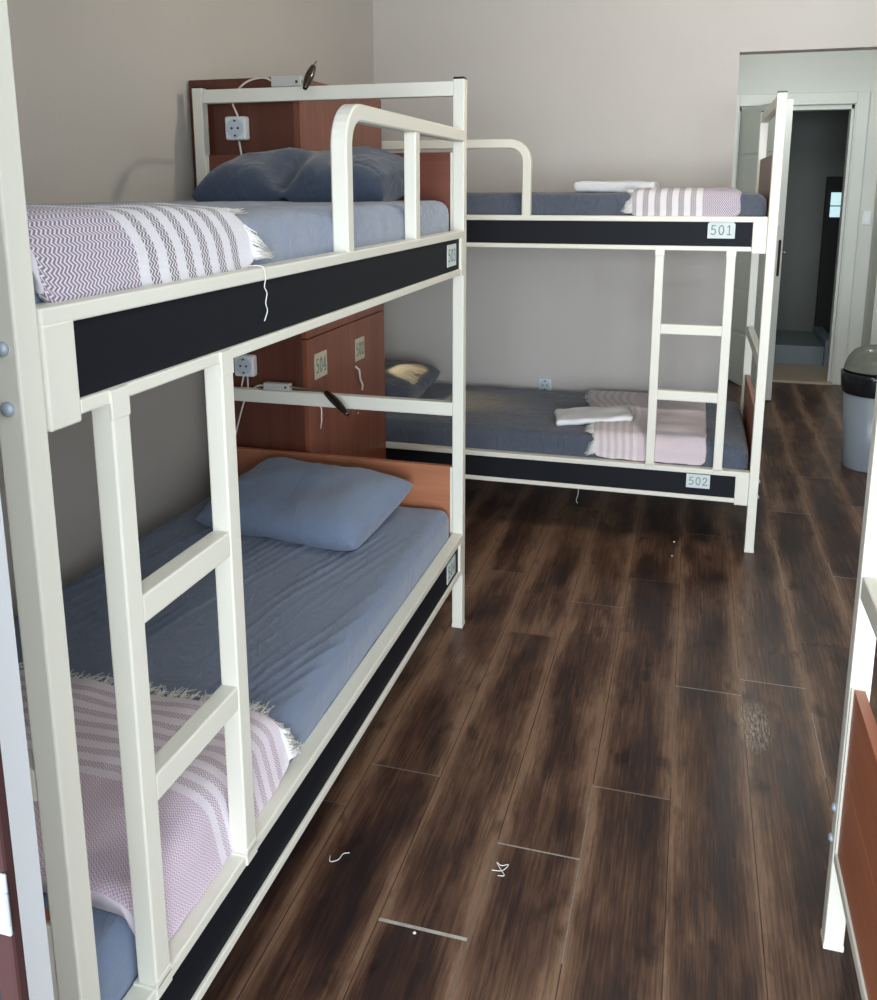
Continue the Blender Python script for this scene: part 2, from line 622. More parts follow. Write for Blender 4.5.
J = 0.0012
for c in range(-7, 17):
    xa, xb = X0 + c * PW, X0 + (c + 1) * PW
    e0 = ends.get(c, rf.uniform(0, PL))
    y = e0 - PL * math.ceil((e0 + 2.4) / PL)
    while y < 6.56:
        y1 = min(y + PL, 6.56)
        y0 = max(y, -2.4)
        if y1 > y0:
            r1, r2 = rf.random(), rf.random()
            quad(xa + J, xb - J, y0 + J, y1 - J, (r1, r2, 0, 1))
            main = abs(y1 - e0) < 0.02
            wv_ = white_end.get(c, 0.15) if main else rf.choice((0, 0, 0, 0.12, 0.3))
            hw = 0.0042 if (c == 0 and main) else (0.0022 if wv_ > 0.2 else J)
            quad(xa + J, xb - J, y1 - hw, y1 + hw, (r1, 0.1, wv_, 1), z=0.0004)
        y += PL
    # long joint on the right of this column
    segs = {1: [(0.70, 1.26, 0.42)], 2: [(1.3, 1.8, 0.2)], 3: [(1.75, 1.95, 0.3)], 4: [(1.45, 1.75, 0.6), (1.75, 2.0, 0.25), (2.6, 3.1, 0.5)], 5: [(2.4, 2.9, 0.5)],
            0: [(0.5, 1.0, 0.25)]}.get(c, [])
    quad(xb - J, xb + J, -2.4, 6.56, (0.3, 0.0, 0.0, 1), 0.5)
    for s0_, s1_, ww in segs:
        quad(xb - 0.0014, xb + 0.0014, s0_, s1_, (0.3, 0.0, ww, 1), 0.5, z=0.0003)
me = bpy.data.meshes.new('floor')
bm.to_mesh(me)
bm.free()
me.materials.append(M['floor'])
fl = bpy.data.objects.new('floor', me)
COL.objects.link(fl)
fl['kind'] = 'structure'

struct('subfloor', MB().box((-0.35, -2.4, -0.06), (4.3, 6.56, -0.0015)), M['base_board'])
struct('wall_left', MB().box((WX0 - 0.12, YN - 0.0, 0), (WX0, YB + 0.1, ZC)), M['wall'])
struct('wall_back', MB().box((WX0 - 0.12, YB, 0), (1.835, YB + 0.10, ZC))
       .box((1.835, YB, 2.14), (XR, YB + 0.10, ZC)), M['wall'])
struct('wall_right', MB().box((XR, YN - 0.2, 0), (XR + 0.12, YB + 0.0, ZC)), M['wall'])
struct('wall_near', MB().box((WX0 - 0.12, YN - 0.16, 0), (DOOR_X0, YN, ZC))
       .box((DOOR_X1, YN - 0.16, 0), (XR + 0.12, YN, ZC))
       .box((DOOR_X0, YN - 0.16, DOOR_Z), (DOOR_X1, YN, ZC)), M['jamb_white'])
struct('ceiling', MB().box((WX0 - 0.12, YN - 0.16, ZC), (XR + 0.12, 6.7, ZC + 0.08)), M['ceiling'])
# hall beyond the opening
struct('wall_hall_left', MB().box((1.20, YB + 0.10, 0), (1.32, 6.55, ZC)), M['wall_hall'])
struct('wall_hall_right', MB().box((2.95, 6.20, 0), (4.06, 6.55, ZC)), M['wall_hall'])
struct('wall_hall_side', MB().box((XR, YB, 0), (XR + 0.12, 6.1, ZC)), M['wall_hall'])
DX0, DX1, DZ = 1.95, 2.765, 2.105
struct('wall_hall_back', MB().box((1.2, 6.55, 0), (DX0, 6.67, ZC)).box((DX1, 6.55, 0), (2.96, 6.67, ZC))
       .box((DX0, 6.55, DZ), (DX1, 6.67, ZC)), M['wall_hall'])
# door frame (architrave with mitred corners, inner jamb strip)
tr = MB()
T = 0.085
for (x0, x1, z0, z1) in ((DX1, DX1 + T, 0, DZ + T), (DX0 - T, DX0, 0, DZ + T)):
    tr.box((x0, 6.525, z0), (x1, 6.552, z1), 0.004)
tr.box((DX0, 6.525, DZ), (DX1, 6.552, DZ + T), 0.004)
tr.box((DX1 - 0.03, 6.56, 0), (DX1 + 0.001, 6.66, DZ), 0.003)
tr.box((DX0 - 0.001, 6.56, 0), (DX0 + 0.02, 6.66, DZ), 0.003)
tr.box((DX0, 6.56, DZ - 0.035), (DX1, 6.66, DZ + 0.001), 0.003)
tr.box((DX1 - 0.010, 6.532, 0), (DX1 + 0.012, 6.575, DZ), 0.003)
struct('trim_1', tr, M['trim_white'])
# open door leaf, hinged on the left jamb
leaf_len = 0.83
hx, hy = DX0 + 0.015, 6.535
ax_ = Vector((2.222 - hx, 5.778 - hy, 0))
leaf_len = ax_.length
door = bpy.data.objects.new('door_1', None)
COL.objects.link(door)
door.location = (hx, hy, 0)
door.rotation_euler = (0, 0, math.atan2(ax_.y, ax_.x))
door['kind'] = 'structure'
lf = MB()
TH = 0.045
lf.box((0, 0, 0.012), (leaf_len, TH, 2.085), 0.003)
for i in range(6):
    z0 = 0.10 + i * 0.33
    lf.box((0.07, -0.006, z0), (leaf_len - 0.07, 0.004, z0 + 0.305), 0.005)
lf.build('door_leaf', M['door_white'], door)
lk = MB()
lk.box((leaf_len - 0.001, 0.012, 0.90), (leaf_len + 0.0025, 0.032, 1.15), 0.001)
lk.build('lock_plate', M['dark_chrome'], door)
hd = MB()
for s in (-1, 1):
    yb = -0.006 if s < 0 else TH
    hd.lathe([(0.022, 0), (0.022, s * 0.008)], (leaf_len - 0.06, yb, 1.06), 16, 'y')
    hd.tube([(leaf_len - 0.06, yb, 1.06), (leaf_len - 0.06, yb + s * 0.045, 1.06), (leaf_len - 0.08, yb + s * 0.05, 1.06), (leaf_len - 0.18, yb + s * 0.05, 1.06)], 0.009, 8)
hd.build('door_handle', M['chrome'], door, True)
# dark room behind
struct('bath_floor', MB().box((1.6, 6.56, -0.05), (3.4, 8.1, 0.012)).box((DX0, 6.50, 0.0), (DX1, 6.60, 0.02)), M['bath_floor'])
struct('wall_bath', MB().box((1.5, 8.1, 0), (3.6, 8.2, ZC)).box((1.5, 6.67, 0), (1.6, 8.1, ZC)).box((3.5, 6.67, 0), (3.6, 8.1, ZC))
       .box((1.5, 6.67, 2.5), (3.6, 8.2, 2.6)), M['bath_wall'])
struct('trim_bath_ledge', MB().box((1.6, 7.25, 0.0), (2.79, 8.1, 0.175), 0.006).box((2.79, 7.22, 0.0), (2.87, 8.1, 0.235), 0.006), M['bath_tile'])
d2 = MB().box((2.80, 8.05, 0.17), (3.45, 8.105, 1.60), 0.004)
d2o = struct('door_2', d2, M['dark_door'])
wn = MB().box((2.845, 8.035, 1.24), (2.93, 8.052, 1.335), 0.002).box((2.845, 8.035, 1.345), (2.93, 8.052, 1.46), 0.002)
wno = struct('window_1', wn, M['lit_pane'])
# balcony door frame at the left of the photographer
fr_ = MB()
fr_.box((1.172, -0.315, 0), (1.191, -0.303, 2.42), 0.003)
fro = struct('door_3', fr_, M['red_frame'])
MB().box((1.03, -0.312, 0), (1.1722, -0.290, 2.42), 0.002).build('dark_glazing', M['dark_door'], fro)
st = MB()
st.box((1.178, -0.3175, 0.935), (1.193, -0.3145, 0.990), 0.0012)
st.box((1.187, -0.3205, 0.946), (1.195, -0.316, 0.975), 0.002)
st.build('strike_plate', M['steel'], fro)
MB().lathe([(0.006, 0), (0.006, -0.003), (0.003, -0.005)], (1.185, -0.3145, 1.030), 12, 'y').build('screw', M['steel'], fro, True)

# ------------------------------------------------------------------ bunk beds
L, W, S = 2.0, 0.9456, 0.037


def make_bed(label, root_loc, fn, zt, u1, u2, l1, l2, wood, plates=None, along='y'):
    root = empty('bunk_bed', root_loc, label, 'bunk bed', 'cream bunk beds')

    def P(bev=0.0):
        return MB(fn)

    B = 0.003
    for (t0, d0) in ((0, 0), (0, W - S), (L - S, 0), (L - S, W - S)):
        po = P().box((t0, d0, 0.012), (t0 + S, d0 + S, zt), B).build('post', M['cream'], root)
        P().box((t0 + 0.001, d0 + 0.001, zt - 0.001), (t0 + S - 0.001, d0 + S - 0.001, zt + 0.006), 0.002).build('post_cap', M['black_plastic'], po)
        P().box((t0 - 0.001, d0 - 0.001, 0.0), (t0 + S + 0.001, d0 + S + 0.001, 0.014), 0.002).build('foot_cap', M['cream'], po)
    # side rails (front with inset black panel, rear plain)
    for tier, (a, b) in enumerate(((u1, u2), (l1, l2))):
        fr = P()
        t0, t1 = S + 0.001, L - S - 0.001
        pa, pb = a - 0.022, b + 0.019
        bl = 0.054
        D0, D1 = -0.003, 0.036
        fr.box((t0, D0, pa), (t1, D1, a), B)
        fr.box((t0 + bl, D0, b), (t1 - bl * 0.8, D1, pb), B)
        fr.box((t0, D0 - 0.001, b - 0.008), (t0 + bl, D1, pa + 0.003), B)
        fr.box((t1 - bl * 0.8, D0 - 0.001, b - 0.003), (t1, D1, pa + 0.003), B)
        rail = fr.build('side_rail', M['cream'], root)
        P().box((t0 + bl - 0.004, 0.004, pb - 0.002), (t1 - bl * 0.8 + 0.004, 0.012, pa + 0.002)).build('rail_panel', M['black_panel'], rail)
        fr = P()
        fr.box((t0, W - 0.036, pa), (t1, W, a), B)
        fr.box((t0, W - 0.036, b), (t1, W, pb), B)
        fr.build('rear_rail', M['cream'], root)
        P().box((t0 + 0.002, 0.038, a - 0.080), (t1 - 0.002, W - 0.038, a - 0.066)).build('bed_base', M['base_board'], root)
        # bolts on the end faces of the front posts
        for te, sgn in ((0, -1), (L, 1)):
            for zz in (a - 0.040, a - 0.108):
                bo = P().lathe([(0.0085, 0), (0.0085, sgn * 0.004), (0.005, sgn * 0.0075)], (te, S * 0.5, zz), 12, 'x')
                bo.build('bolt', M['steel'], root, True)
    # end frames
    for te, sgn in ((0, 1), (L, -1)):
        ta = te + sgn * 0.002
        tb = te + sgn * 0.034
        lo, hi = min(ta, tb), max(ta, tb)
        for zc1, zc0 in ((zt - 0.006, zt - 0.050), (u1 - 0.565, u1 - 0.611)):
            P().box((lo, S, zc0), (hi, W - S, zc1), B).build('crossbar', M['cream'], root)
        P().box((lo, S, u2 - 0.002), (hi, W - S, u2 + 0.030), B).build('crossbar', M['cream'], root)
        P().box((lo, S, l2 - 0.010), (hi, W - S, l2 + 0.014), B).build('crossbar', M['cream'], root)
        pa_, pb_ = te + sgn * 0.006, te + sgn * 0.026
        plo, phi_ = min(pa_, pb_), max(pa_, pb_)
        for z0, z1 in ((u2 + 0.030, u1 + 0.243), (l2 + 0.014, l1 + 0.232)):
            pn = P()
            pn.box((plo, S + 0.008, z0), (phi_, W - S - 0.008, z0 + (z1 - z0) * 0.5 - 0.0008), 0.0015)
            pn.box((plo, S + 0.008, z0 + (z1 - z0) * 0.5 + 0.0008), (phi_, W - S - 0.008, z1), 0.0015)
            pn.box((plo + 0.004, S + 0.009, z0 + 0.001), (phi_ - 0.004, W - S - 0.009, z1 - 0.002))
            h = pn.build('headboard' if te else 'footboard', M['panel_dark'] if z0 > 1 else wood, root)
            for dd in (S - 0.0005, W - S - 0.0095):
                P().box((plo - 0.004, dd, z0), (phi_ + 0.004, dd + 0.010, z1 - 0.001), 0.001).build('edge_strip', M['cream'], h)
    # guard rail at the head end
    g1 = u1 + 0.310
    tg = L - 1.006            # centre of the bent end
    gr = P()
    rr = 0.075
    gz = g1 - S / 2
    gd = S / 2 - 0.001
    pts = [(tg, gd, u1 - 0.002)]
    for i in range(9):
        a = PI - i * (PI / 2) / 8
        pts.append((tg + rr + rr * math.cos(a), gd, gz - rr + rr * math.sin(a)))
    pts.append((L - S + 0.001, gd, gz))
    gr.sqtube(pts, S, 0.004, up=(0, 1, 0))
    gr.build('guard_rail', M['cream'], root)
    P().box((1.463, 0.001, u1 - 0.002), (1.463 + S, S - 0.003, gz - S / 2 + 0.001), B).build('guard_post', M['cream'], root)
    # ladder
    zl0, zl1 = l1 - 0.018, u2 + 0.018
    for t0 in (0.148, 0.423):
        up_ = P()
        up_.box((t0, -0.005, zl0 + 0.019), (t0 + 0.036, 0.028, zl1 - 0.015), B)
        up_.box((t0 - 0.001, -0.006, zl1 - 0.040), (t0 + 0.037, -0.001, zl1), 0.0015)
        up_.box((t0 - 0.001, -0.006, zl0 - 0.002), (t0 + 0.037, -0.002, zl0 + 0.03), 0.0015)
        up_.box((t0 - 0.004, -0.006, l1 - 0.001), (t0 + 0.040, 0.034, l1 + 0.003), 0.001)
        up_.build('ladder_upright', M['cream'], root)
    for zr in (0.956, 0.678):
        P().box((0.183, -0.004, zr - 0.042), (0.424, 0.028, zr), B).build('ladder_rung', M['cream'], root)
    return root


BA = (0.9684, 0.0, 0.0)
BB = (1.9832, 2.924, 0.0)
BC = (2.0, 0.917, 0.0)
fA = lambda c: (-c.y, c.x, c.z)
fB = lambda c: (-c.x, c.y, c.z)
fC = lambda c: (c.x, -c.y, c.z)
bedA = make_bed('cream metal bunk bed in the foreground along the left wall, its ladder nearest the viewer', BA, fA,
                1.833, 1.371, 1.235, 0.350, 0.214, M['headboard'])
bedB = make_bed('cream metal bunk bed along the back wall with the number plates 501 and 502', BB, fB,
                1.856, 1.392, 1.256, 0.350, 0.214, M['headboard_y'])
bedC = make_bed('cream metal bunk bed at the right edge, only its end post and low footboard showing', BC, fC,
                1.833, 1.371, 1.235, 0.350, 0.214, M['headboard_y'])
number_plate('number_plate', '503', (0.0005 - 0.004, 1.826, 1.303), (0, 1, 0), (0, 0, 1), 0.100, 0.066, bedA, M['plate'], False)
number_plate('number_plate', '504', (0.0005 - 0.004, 1.826, 0.281), (0, 1, 0), (0, 0, 1), 0.100, 0.066, bedA, M['plate'], False)
number_plate('number_plate', '501', (-0.209, 0.004, 1.339), (1, 0, 0), (0, 0, 1), 0.104, 0.066, bedB, M['plate'], True)
number_plate('number_plate', '502', (-0.240, 0.004, 0.294), (1, 0, 0), (0, 0, 1), 0.096, 0.060, bedB, M['plate'], False)

# ------------------------------------------------------------------ mattresses


def soft_box(name, a, b, r, mat, disp=None, step=0.03, label=None, cat='mattress', parent=None, uv=None):
    a, b = Vector(a), Vector(b)
    stp = step if isinstance(step, tuple) else (step,) * 3
    n = [max(2, int(round((b[i] - a[i]) / stp[i]))) for i in range(3)]
    bm = bmesh.new()
    cache = {}

    def vert(i, j, k_):
        key = (i, j, k_)
        if key in cache:
            return cache[key]
        p = Vector((a.x + (b.x - a.x) * i / n[0], a.y + (b.y - a.y) * j / n[1], a.z + (b.z - a.z) * k_ / n[2]))
        q = Vector([min(max(p[c_], a[c_] + r), b[c_] - r) for c_ in range(3)])
        d = p - q
        nd = d.normalized() if d.length > 1e-9 else Vector((0, 0, 0))
        p2 = q + nd * r if d.length > 1e-9 else p
        if disp:
            p2 = disp(p2, nd)
        v = bm.verts.new(p2)
        cache[key] = v
        return v

    for i in range(n[0]):
        for j in range(n[1]):
            for k_, flip in ((0, True), (n[2], False)):
                q = [vert(i, j, k_), vert(i + 1, j, k_), vert(i + 1, j + 1, k_), vert(i, j + 1, k_)]
                bm.faces.new(q[::-1] if flip else q)
    for i in range(n[0]):
        for k_ in range(n[2]):
            for j, flip in ((0, False), (n[1], True)):
                q = [vert(i, j, k_), vert(i + 1, j, k_), vert(i + 1, j, k_ + 1), vert(i, j, k_ + 1)]
                bm.faces.new(q[::-1] if flip else q)
    for j in range(n[1]):
        for k_ in range(n[2]):
            for i, flip in ((0, True), (n[0], False)):
                q = [vert(i, j, k_), vert(i, j + 1, k_), vert(i, j + 1, k_ + 1), vert(i, j, k_ + 1)]
                bm.faces.new(q[::-1] if flip else q)
    me = bpy.data.meshes.new(name)
    bm.to_mesh(me)
    bm.free()
    me.materials.append(mat)
    for p in me.polygons:
        p.use_smooth = True
    o = bpy.data.objects.new(name, me)
    COL.objects.link(o)
    if label:
        tag(o, label, cat, {'mattress': 'mattresses on the bunks', 'towel': 'white towels on the back bunks'}[cat])
    if parent:
        o.parent = parent
    return o


def sstep(a, b, x):
    t = min(1, max(0, (x - a) / (b - a)))
    return t * t * (3 - 2 * t)


def dispA_low(p, n):
    top = max(0.0, n.z)
    q = Vector((p.x, p.y, 0))
    # long pleats pulled along the bed, slightly skewed
    s = p.x - 0.22 * p.y
    ph = s / 0.034 + 1.5 * noise.noise(Vector((p.x * 5, p.y * 1.8, 3))) + 0.15 * noise.noise(Vector((p.x * 30, p.y * 5, 7)))
    wv_ = 1 - abs(math.sin(PI * ph))
    wv_ = wv_ ** 3.0
    am = max(0.0, 0.5 + 1.1 * noise.noise(Vector((s * 14, p.y * 2.2, 1.3))))
    mask = sstep(0.75, 1.0, p.y) * (1 - sstep(1.45, 1.75, p.y)) * (1 - 0.6 * sstep(0.66, 0.86, p.x))
    mask = max(mask, 0.5 * sstep(0.62, 0.72, p.y) * (1 - sstep(0.85, 0.98, p.y)) * sstep(0.6, 0.75, p.x))
    h = 0.013 * wv_ * am * mask
    h += 0.004 * noise.noise(q * 5) + 0.0015 * noise.noise(q * 22)
    return p + Vector((0, 0, h * top)) + Vector((n.x, n.y, 0)) * (0.003 * noise.noise(p * 9))


def disp_soft(seed, amp=0.004, wr=0.002):
    def f(p, n):
        o_ = Vector((seed, seed * 0.7, 0))
        q = p + o_
        h = amp * noise.noise(q * 4.5) + wr * (1 - abs(noise.noise(Vector((q.x * 7, q.y * 13, q.z * 10)))) * 2)
        return p + n * h
    return f


def dispA_up(p, n):
    q = disp_soft(3.1, 0.003)(p, n)
    return q - Vector((0, 0, 0.012 * (1 - sstep(0.55, 1.05, p.y)) * max(0.0, n.z)))


soft_box('mattress', (0.060, 0.045, 0.286), (0.9315, 1.955, 0.445), 0.040, M['sheet_low'], dispA_low, (0.0050, 0.0150, 0.0150),
         'blue mattress with pleated sheet on the lower bunk in the foreground')
soft_box('mattress', (0.060, 0.045, 1.307), (0.9315, 1.955, 1.464), 0.040, M['sheet'], dispA_up, 0.022,
         'pale blue-grey mattress on the upper bunk in the foreground')


def disp_footB(p, n):
    return disp_soft(8.3, 0.004, 0.003)(p, n)


soft_box('mattress', (0.035, 2.962, 1.328), (1.94, 3.828, 1.480), 0.040, M['sheet_dim'], disp_soft(5.7, 0.003), 0.022,
         'dim-toned blue-grey mattress on the upper bunk at the back wall, above plate 501')
soft_box('mattress', (0.035, 2.962, 0.286), (1.94, 3.828, 0.447), 0.040, M['sheet_dim'], disp_footB, 0.022,
         'dim-toned blue-grey mattress on the lower bunk at the back wall, above plate 502')

# ------------------------------------------------------------------ pillows


def pillow(name, mat, loc, rot, a, b, h, label, seed, dents=(), droop=0.0, corner=0.05, nx=72, ny=52, wr=1.0, full=3.0):
    bm = bmesh.new()
    V = {}

    def shape(u, v, side):
        # outline with pulled-in sides between pointed corners
        x = a * u * (1 - corner * (1 - v * v) ** 1.0 * 0.0 - corner * (1 - abs(v) ** 2) * abs(u) ** 2 * 0.4)
        y = b * v * (1 - corner * (1 - abs(u) ** 2) * abs(v) ** 2 * 0.4)
        e = max(0.0, (1 - abs(u) ** (full * 1.5))) ** 0.5 * max(0.0, (1 - abs(v) ** full)) ** 0.5
        z = h * e
        wrk = noise.noise(Vector((x * 9 + seed, y * 9, side * 2))) * 0.010
        rim = max(abs(u), abs(v))
        dirn = math.atan2(v, u)
        pk = (1 - abs(math.sin(dirn * 9 + 2.5 * noise.noise(Vector((x * 6, y * 6, seed)))))) ** 3
        wrk += 0.012 * pk * sstep(0.35, 0.75, rim) * (1 - sstep(0.92, 1.0, rim)) * noise.noise(Vector((dirn * 2, seed, 1)))
        z += wrk * e ** 0.5 * wr
        for (du, dv, dr, da) in dents:
            dist = math.hypot((u - du) * a / 0.35, (v - dv) * b / 0.35 * 0.5)
            z -= da * math.exp(-(dist / dr) ** 2) * e
        z *= side
        z -= droop * (u * u)
        return Vector((x, y, z))

    for side in (1, -1):
        for i in range(nx + 1):
            for j in range(ny + 1):
                edge = i in (0, nx) or j in (0, ny)
                if edge and side == -1:
                    V[(i, j, -1)] = V[(i, j, 1)]
                    continue
                u = -math.cos(PI * i / nx) * 0.35 + (2 * i / nx - 1) * 0.65
                v = -math.cos(PI * j / ny) * 0.35 + (2 * j / ny - 1) * 0.65
                V[(i, j, side)] = bm.verts.new(shape(u, v, side))
        for i in range(nx):
            for j in range(ny):
                q = [V[(i, j, side)], V[(i + 1, j, side)], V[(i + 1, j + 1, side)], V[(i, j + 1, side)]]
                bm.faces.new(q if side == 1 else q[::-1])
    me = bpy.data.meshes.new(name)
    bm.to_mesh(me)
    bm.free()
    me.materials.append(mat)
    for p in me.polygons:
        p.use_smooth = True
    o = bpy.data.objects.new(name, me)
    COL.objects.link(o)
    o.location = loc
    o.rotation_euler = rot
    return tag(o, label, 'pillow', 'pillows on the bunks')


pillow('pillow', M['sheet_low'], (0.512, 1.712, 0.509), (math.radians(8), 0, math.radians(-7)), 0.286, 0.212, 0.086,
       'blue pillow leaning on the wooden headboard of the foreground lower bunk', 1.7, dents=[(0.05, -0.35, 0.35, 0.02)])
pillow('pillow', M['sheet_head'], (0.515, 1.785, 1.517), (math.radians(13), 0, 0), 0.305, 0.170, 0.089,
       'dark blue pillow creased in the middle on the foreground upper bunk', 5.2, dents=[(-0.10, -0.4, 0.14, 0.060), (-0.02, -0.95, 0.12, 0.05)], wr=1.5, full=4.2)
pillow('pillow', M['sheet_dim'], (0.205, 3.43, 0.515), (0, math.radians(-4), math.radians(90)), 0.27, 0.195, 0.078,
       'dark pillow with a warm lamp streak on the back lower bunk', 9.4, full=3.6)

# ------------------------------------------------------------------ blankets


def blanket(name, path, t0, t1, along, root_fn, mat, label, seed, nt=70, fringe_end=1, wob=0.006, fringe_len=0.05, skew=None, n_fringe=150, frmat=None, thick=None):
    """closed cross-section path [(d,z)] extruded along t; UV u = t distance from t0, v = path length"""
    # resample the path smoothly
    def cat(pts, sub=8):
        out = []
        n = len(pts)
        for i in range(n):
            p0, p1, p2, p3 = pts[(i - 1) % n], pts[i], pts[(i + 1) % n], pts[(i + 2) % n]
            for s in range(sub):
                t = s / sub
                out.append(tuple(0.5 * ((2 * p1[c]) + (-p0[c] + p2[c]) * t + (2 * p0[c] - 5 * p1[c] + 4 * p2[c] - p3[c]) * t * t
                                        + (-p0[c] + 3 * p1[c] - 3 * p2[c] + p3[c]) * t ** 3) for c in (0, 1)))
        return out
    pr = cat(path)
    npp = len(pr)
    dist = [0.0]
    for i in range(npp):
        q0, q1 = pr[i], pr[(i + 1) % npp]
        dist.append(dist[-1] + math.hypot(q1[0] - q0[0], q1[1] - q0[1]))
    cxm = sum(p[0] for p in pr) / npp
    czm = sum(p[1] for p in pr) / npp
    bm = bmesh.new()
    uv = bm.loops.layers.uv.new('UVMap')
    ring = []
    Lt = abs(t1 - t0)
    for i in range(nt + 1):
        f = i / nt
        # rounded ends
        e = min(f, 1 - f) * Lt
        rnd = 1 - 0.25 * math.exp(-(e / 0.012))
        r_ = []
        for j, (d, z) in enumerate(pr):
            t = t0 + (t1 - t0) * f
            sk = skew(d) if skew else 0.0
            tt = t + sk * f
            nz = noise.noise(Vector((d * 9 + seed, tt * 9, z * 9))) * wob + noise.noise(Vector((d * 30 + seed, tt * 30, z * 30))) * wob * 0.35
            zz = czm + (z - czm) * rnd + nz
            dd = d + nz * 0.5
            tt += 0.006 * noise.noise(Vector((d * 14, seed, z * 14))) * (1 if f in (0, 1) else 0.5)
            r_.append(bm.verts.new(Vector(root_fn(Vector((tt, dd, zz))))))
        ring.append(r_)
    for i in range(nt):
        for j in range(npp):
            f = bm.faces.new((ring[i][j], ring[i][(j + 1) % npp], ring[i + 1][(j + 1) % npp], ring[i + 1][j]))
            us = (i / nt * Lt, i / nt * Lt, (i + 1) / nt * Lt, (i + 1) / nt * Lt)
            vs__ = (dist[j], dist[j + 1], dist[j + 1], dist[j])
            for lp, u_, v_ in zip(f.loops, us, vs__):
                lp[uv].uv = (u_, v_)
    for r_, i in ((ring[0], 0), (ring[-1], nt)):
        f = bm.faces.new(r_ if i else r_[::-1])
        for lp in f.loops:
            lp[uv].uv = (0.0 if i == 0 else Lt, 0)
    ends_ = [v.co.copy() for v in ring[-1]]
    bmesh.ops.recalc_face_normals(bm, faces=bm.faces)
    me = bpy.data.meshes.new(name)
    bm.to_mesh(me)
    bm.free()
    me.materials.append(mat)
    for p in me.polygons:
        p.use_smooth = True
    o = bpy.data.objects.new(name, me)
    COL.objects.link(o)
    tag(o, label, 'blanket', 'striped blankets on the bunks')
    # fringe: many thin tassels along the far end
    rg = random.Random(int(seed * 100))
    fb = MB()
    dirv = Vector(root_fn(Vector((1 if t1 > t0 else -1, 0, 0)))) - Vector(root_fn(Vector((0, 0, 0))))
    zlow = min(p[1] for p in pr) + 0.004
    for i in range(n_fringe):
        j = rg.randrange(npp)
        p = ends_[j]
        ln = fringe_len * rg.uniform(0.55, 1.15)
        q1 = p + dirv * ln * 0.5 + Vector((rg.uniform(-1, 1) * 0.008, rg.uniform(-1, 1) * 0.008, rg.uniform(-0.004, 0.006)))
        q2 = p + dirv * ln + Vector((rg.uniform(-1, 1) * 0.014, rg.uniform(-1, 1) * 0.014, 0))
        gz_ = thick(p) if thick else 0.0
        q1.z = max(q1.z - 0.3 * (p.z - gz_ - 0.004), gz_ + 0.004)
        q2.z = max(gz_ + 0.004 + rg.uniform(0, 0.010), p.z - 0.8 * (p.z - gz_))
        fb.tube([p - dirv * 0.006, q1, q2], 0.0014, 4, scales=[1, 0.9, 0.5])
    fo = fb.build('fringe', frmat or M['thread'], o, True)
    fo['label'] = 'white frayed fringe'
    fo['kind'] = 'stuff'
    return o


bm_up = blanket_mat('mauve_herringbone_blanket', MAUVE, WHITE, GREYS, 0.195, 0.475, 6)
zA = 1.460
pathA = [(0.50, zA + 0.003), (0.52, zA + 0.009), (0.49, zA + 0.012), (0.35, zA + 0.013), (0.20, zA + 0.018), (0.11, zA + 0.016), (0.062, zA + 0.008),
         (0.033, zA - 0.032), (0.025, zA - 0.070), (0.022, zA - 0.090), (0.034, zA - 0.092), (0.040, zA - 0.060), (0.060, zA - 0.010), (0.11, zA + 0.004), (0.3, zA + 0.004)]
rootA = lambda c: (BA[0] - c.y, c.x, c.z)
blanket('folded_blanket', pathA, 0.075, 0.60, 'y', rootA, bm_up, 'mauve and white herringbone blanket with bold stripes folded on the foreground upper bunk', 2.3,
        wob=0.005, fringe_len=0.045, n_fringe=800, thick=lambda p: 1.455 if p.x < 0.90 else 1.378)

bm_lo = blanket_mat('pink_herringbone_blanket', (0.56, 0.41, 0.53, 1), (0.80, 0.73, 0.81, 1), (0.47, 0.36, 0.43, 1), 0.215, 0.455, 7, 0.0058)
zL = 0.446
pathL = [(0.80, zL + 0.004), (0.82, zL + 0.020), (0.79, zL + 0.034), (0.6, zL + 0.040), (0.4, zL + 0.040), (0.2, zL + 0.042), (0.09, zL + 0.038), (0.045, zL + 0.015),
         (0.031, zL - 0.025), (0.023, zL - 0.070), (0.020, zL - 0.088), (0.034, zL - 0.090), (0.046, zL - 0.02), (0.075, zL + 0.003), (0.2, zL + 0.004), (0.5, zL + 0.004)]
blanket('folded_blanket', pathL, 0.165, 0.655, 'y', rootA, bm_lo, 'pink striped blanket with frayed end on the foreground lower bunk, behind the ladder', 6.1,
        wob=0.008, fringe_len=0.038, n_fringe=900, thick=lambda p: 0.452 if p.x < 0.89 else 0.372)

bm_b = blanket_mat('mauve_herringbone_blanket_back', MAUVE, WHITE, GREYS, 0.145, 0.425, 6)
zB = 1.480
pathB = [(0.55, zB + 0.004), (0.56, zB + 0.014), (0.54, zB + 0.020), (0.35, zB + 0.022), (0.20, zB + 0.022), (0.11, zB + 0.018), (0.062, zB + 0.009),
         (0.033, zB - 0.030), (0.028, zB - 0.070), (0.024, zB - 0.090), (0.036, zB - 0.092), (0.042, zB - 0.060), (0.062, zB - 0.010), (0.11, zB + 0.004), (0.3, zB + 0.004)]
rootB = lambda c: (BB[0] - c.x, BB[1] + c.y, c.z)
blanket('folded_blanket', pathB, 0.140, 0.565, 'x', rootB, bm_b, 'mauve striped blanket draped over the back upper bunk, above plate 501', 3.9,
        wob=0.004, fringe_len=0.022, n_fringe=420, thick=lambda p: 1.484 if p.y > 2.985 else 1.398)

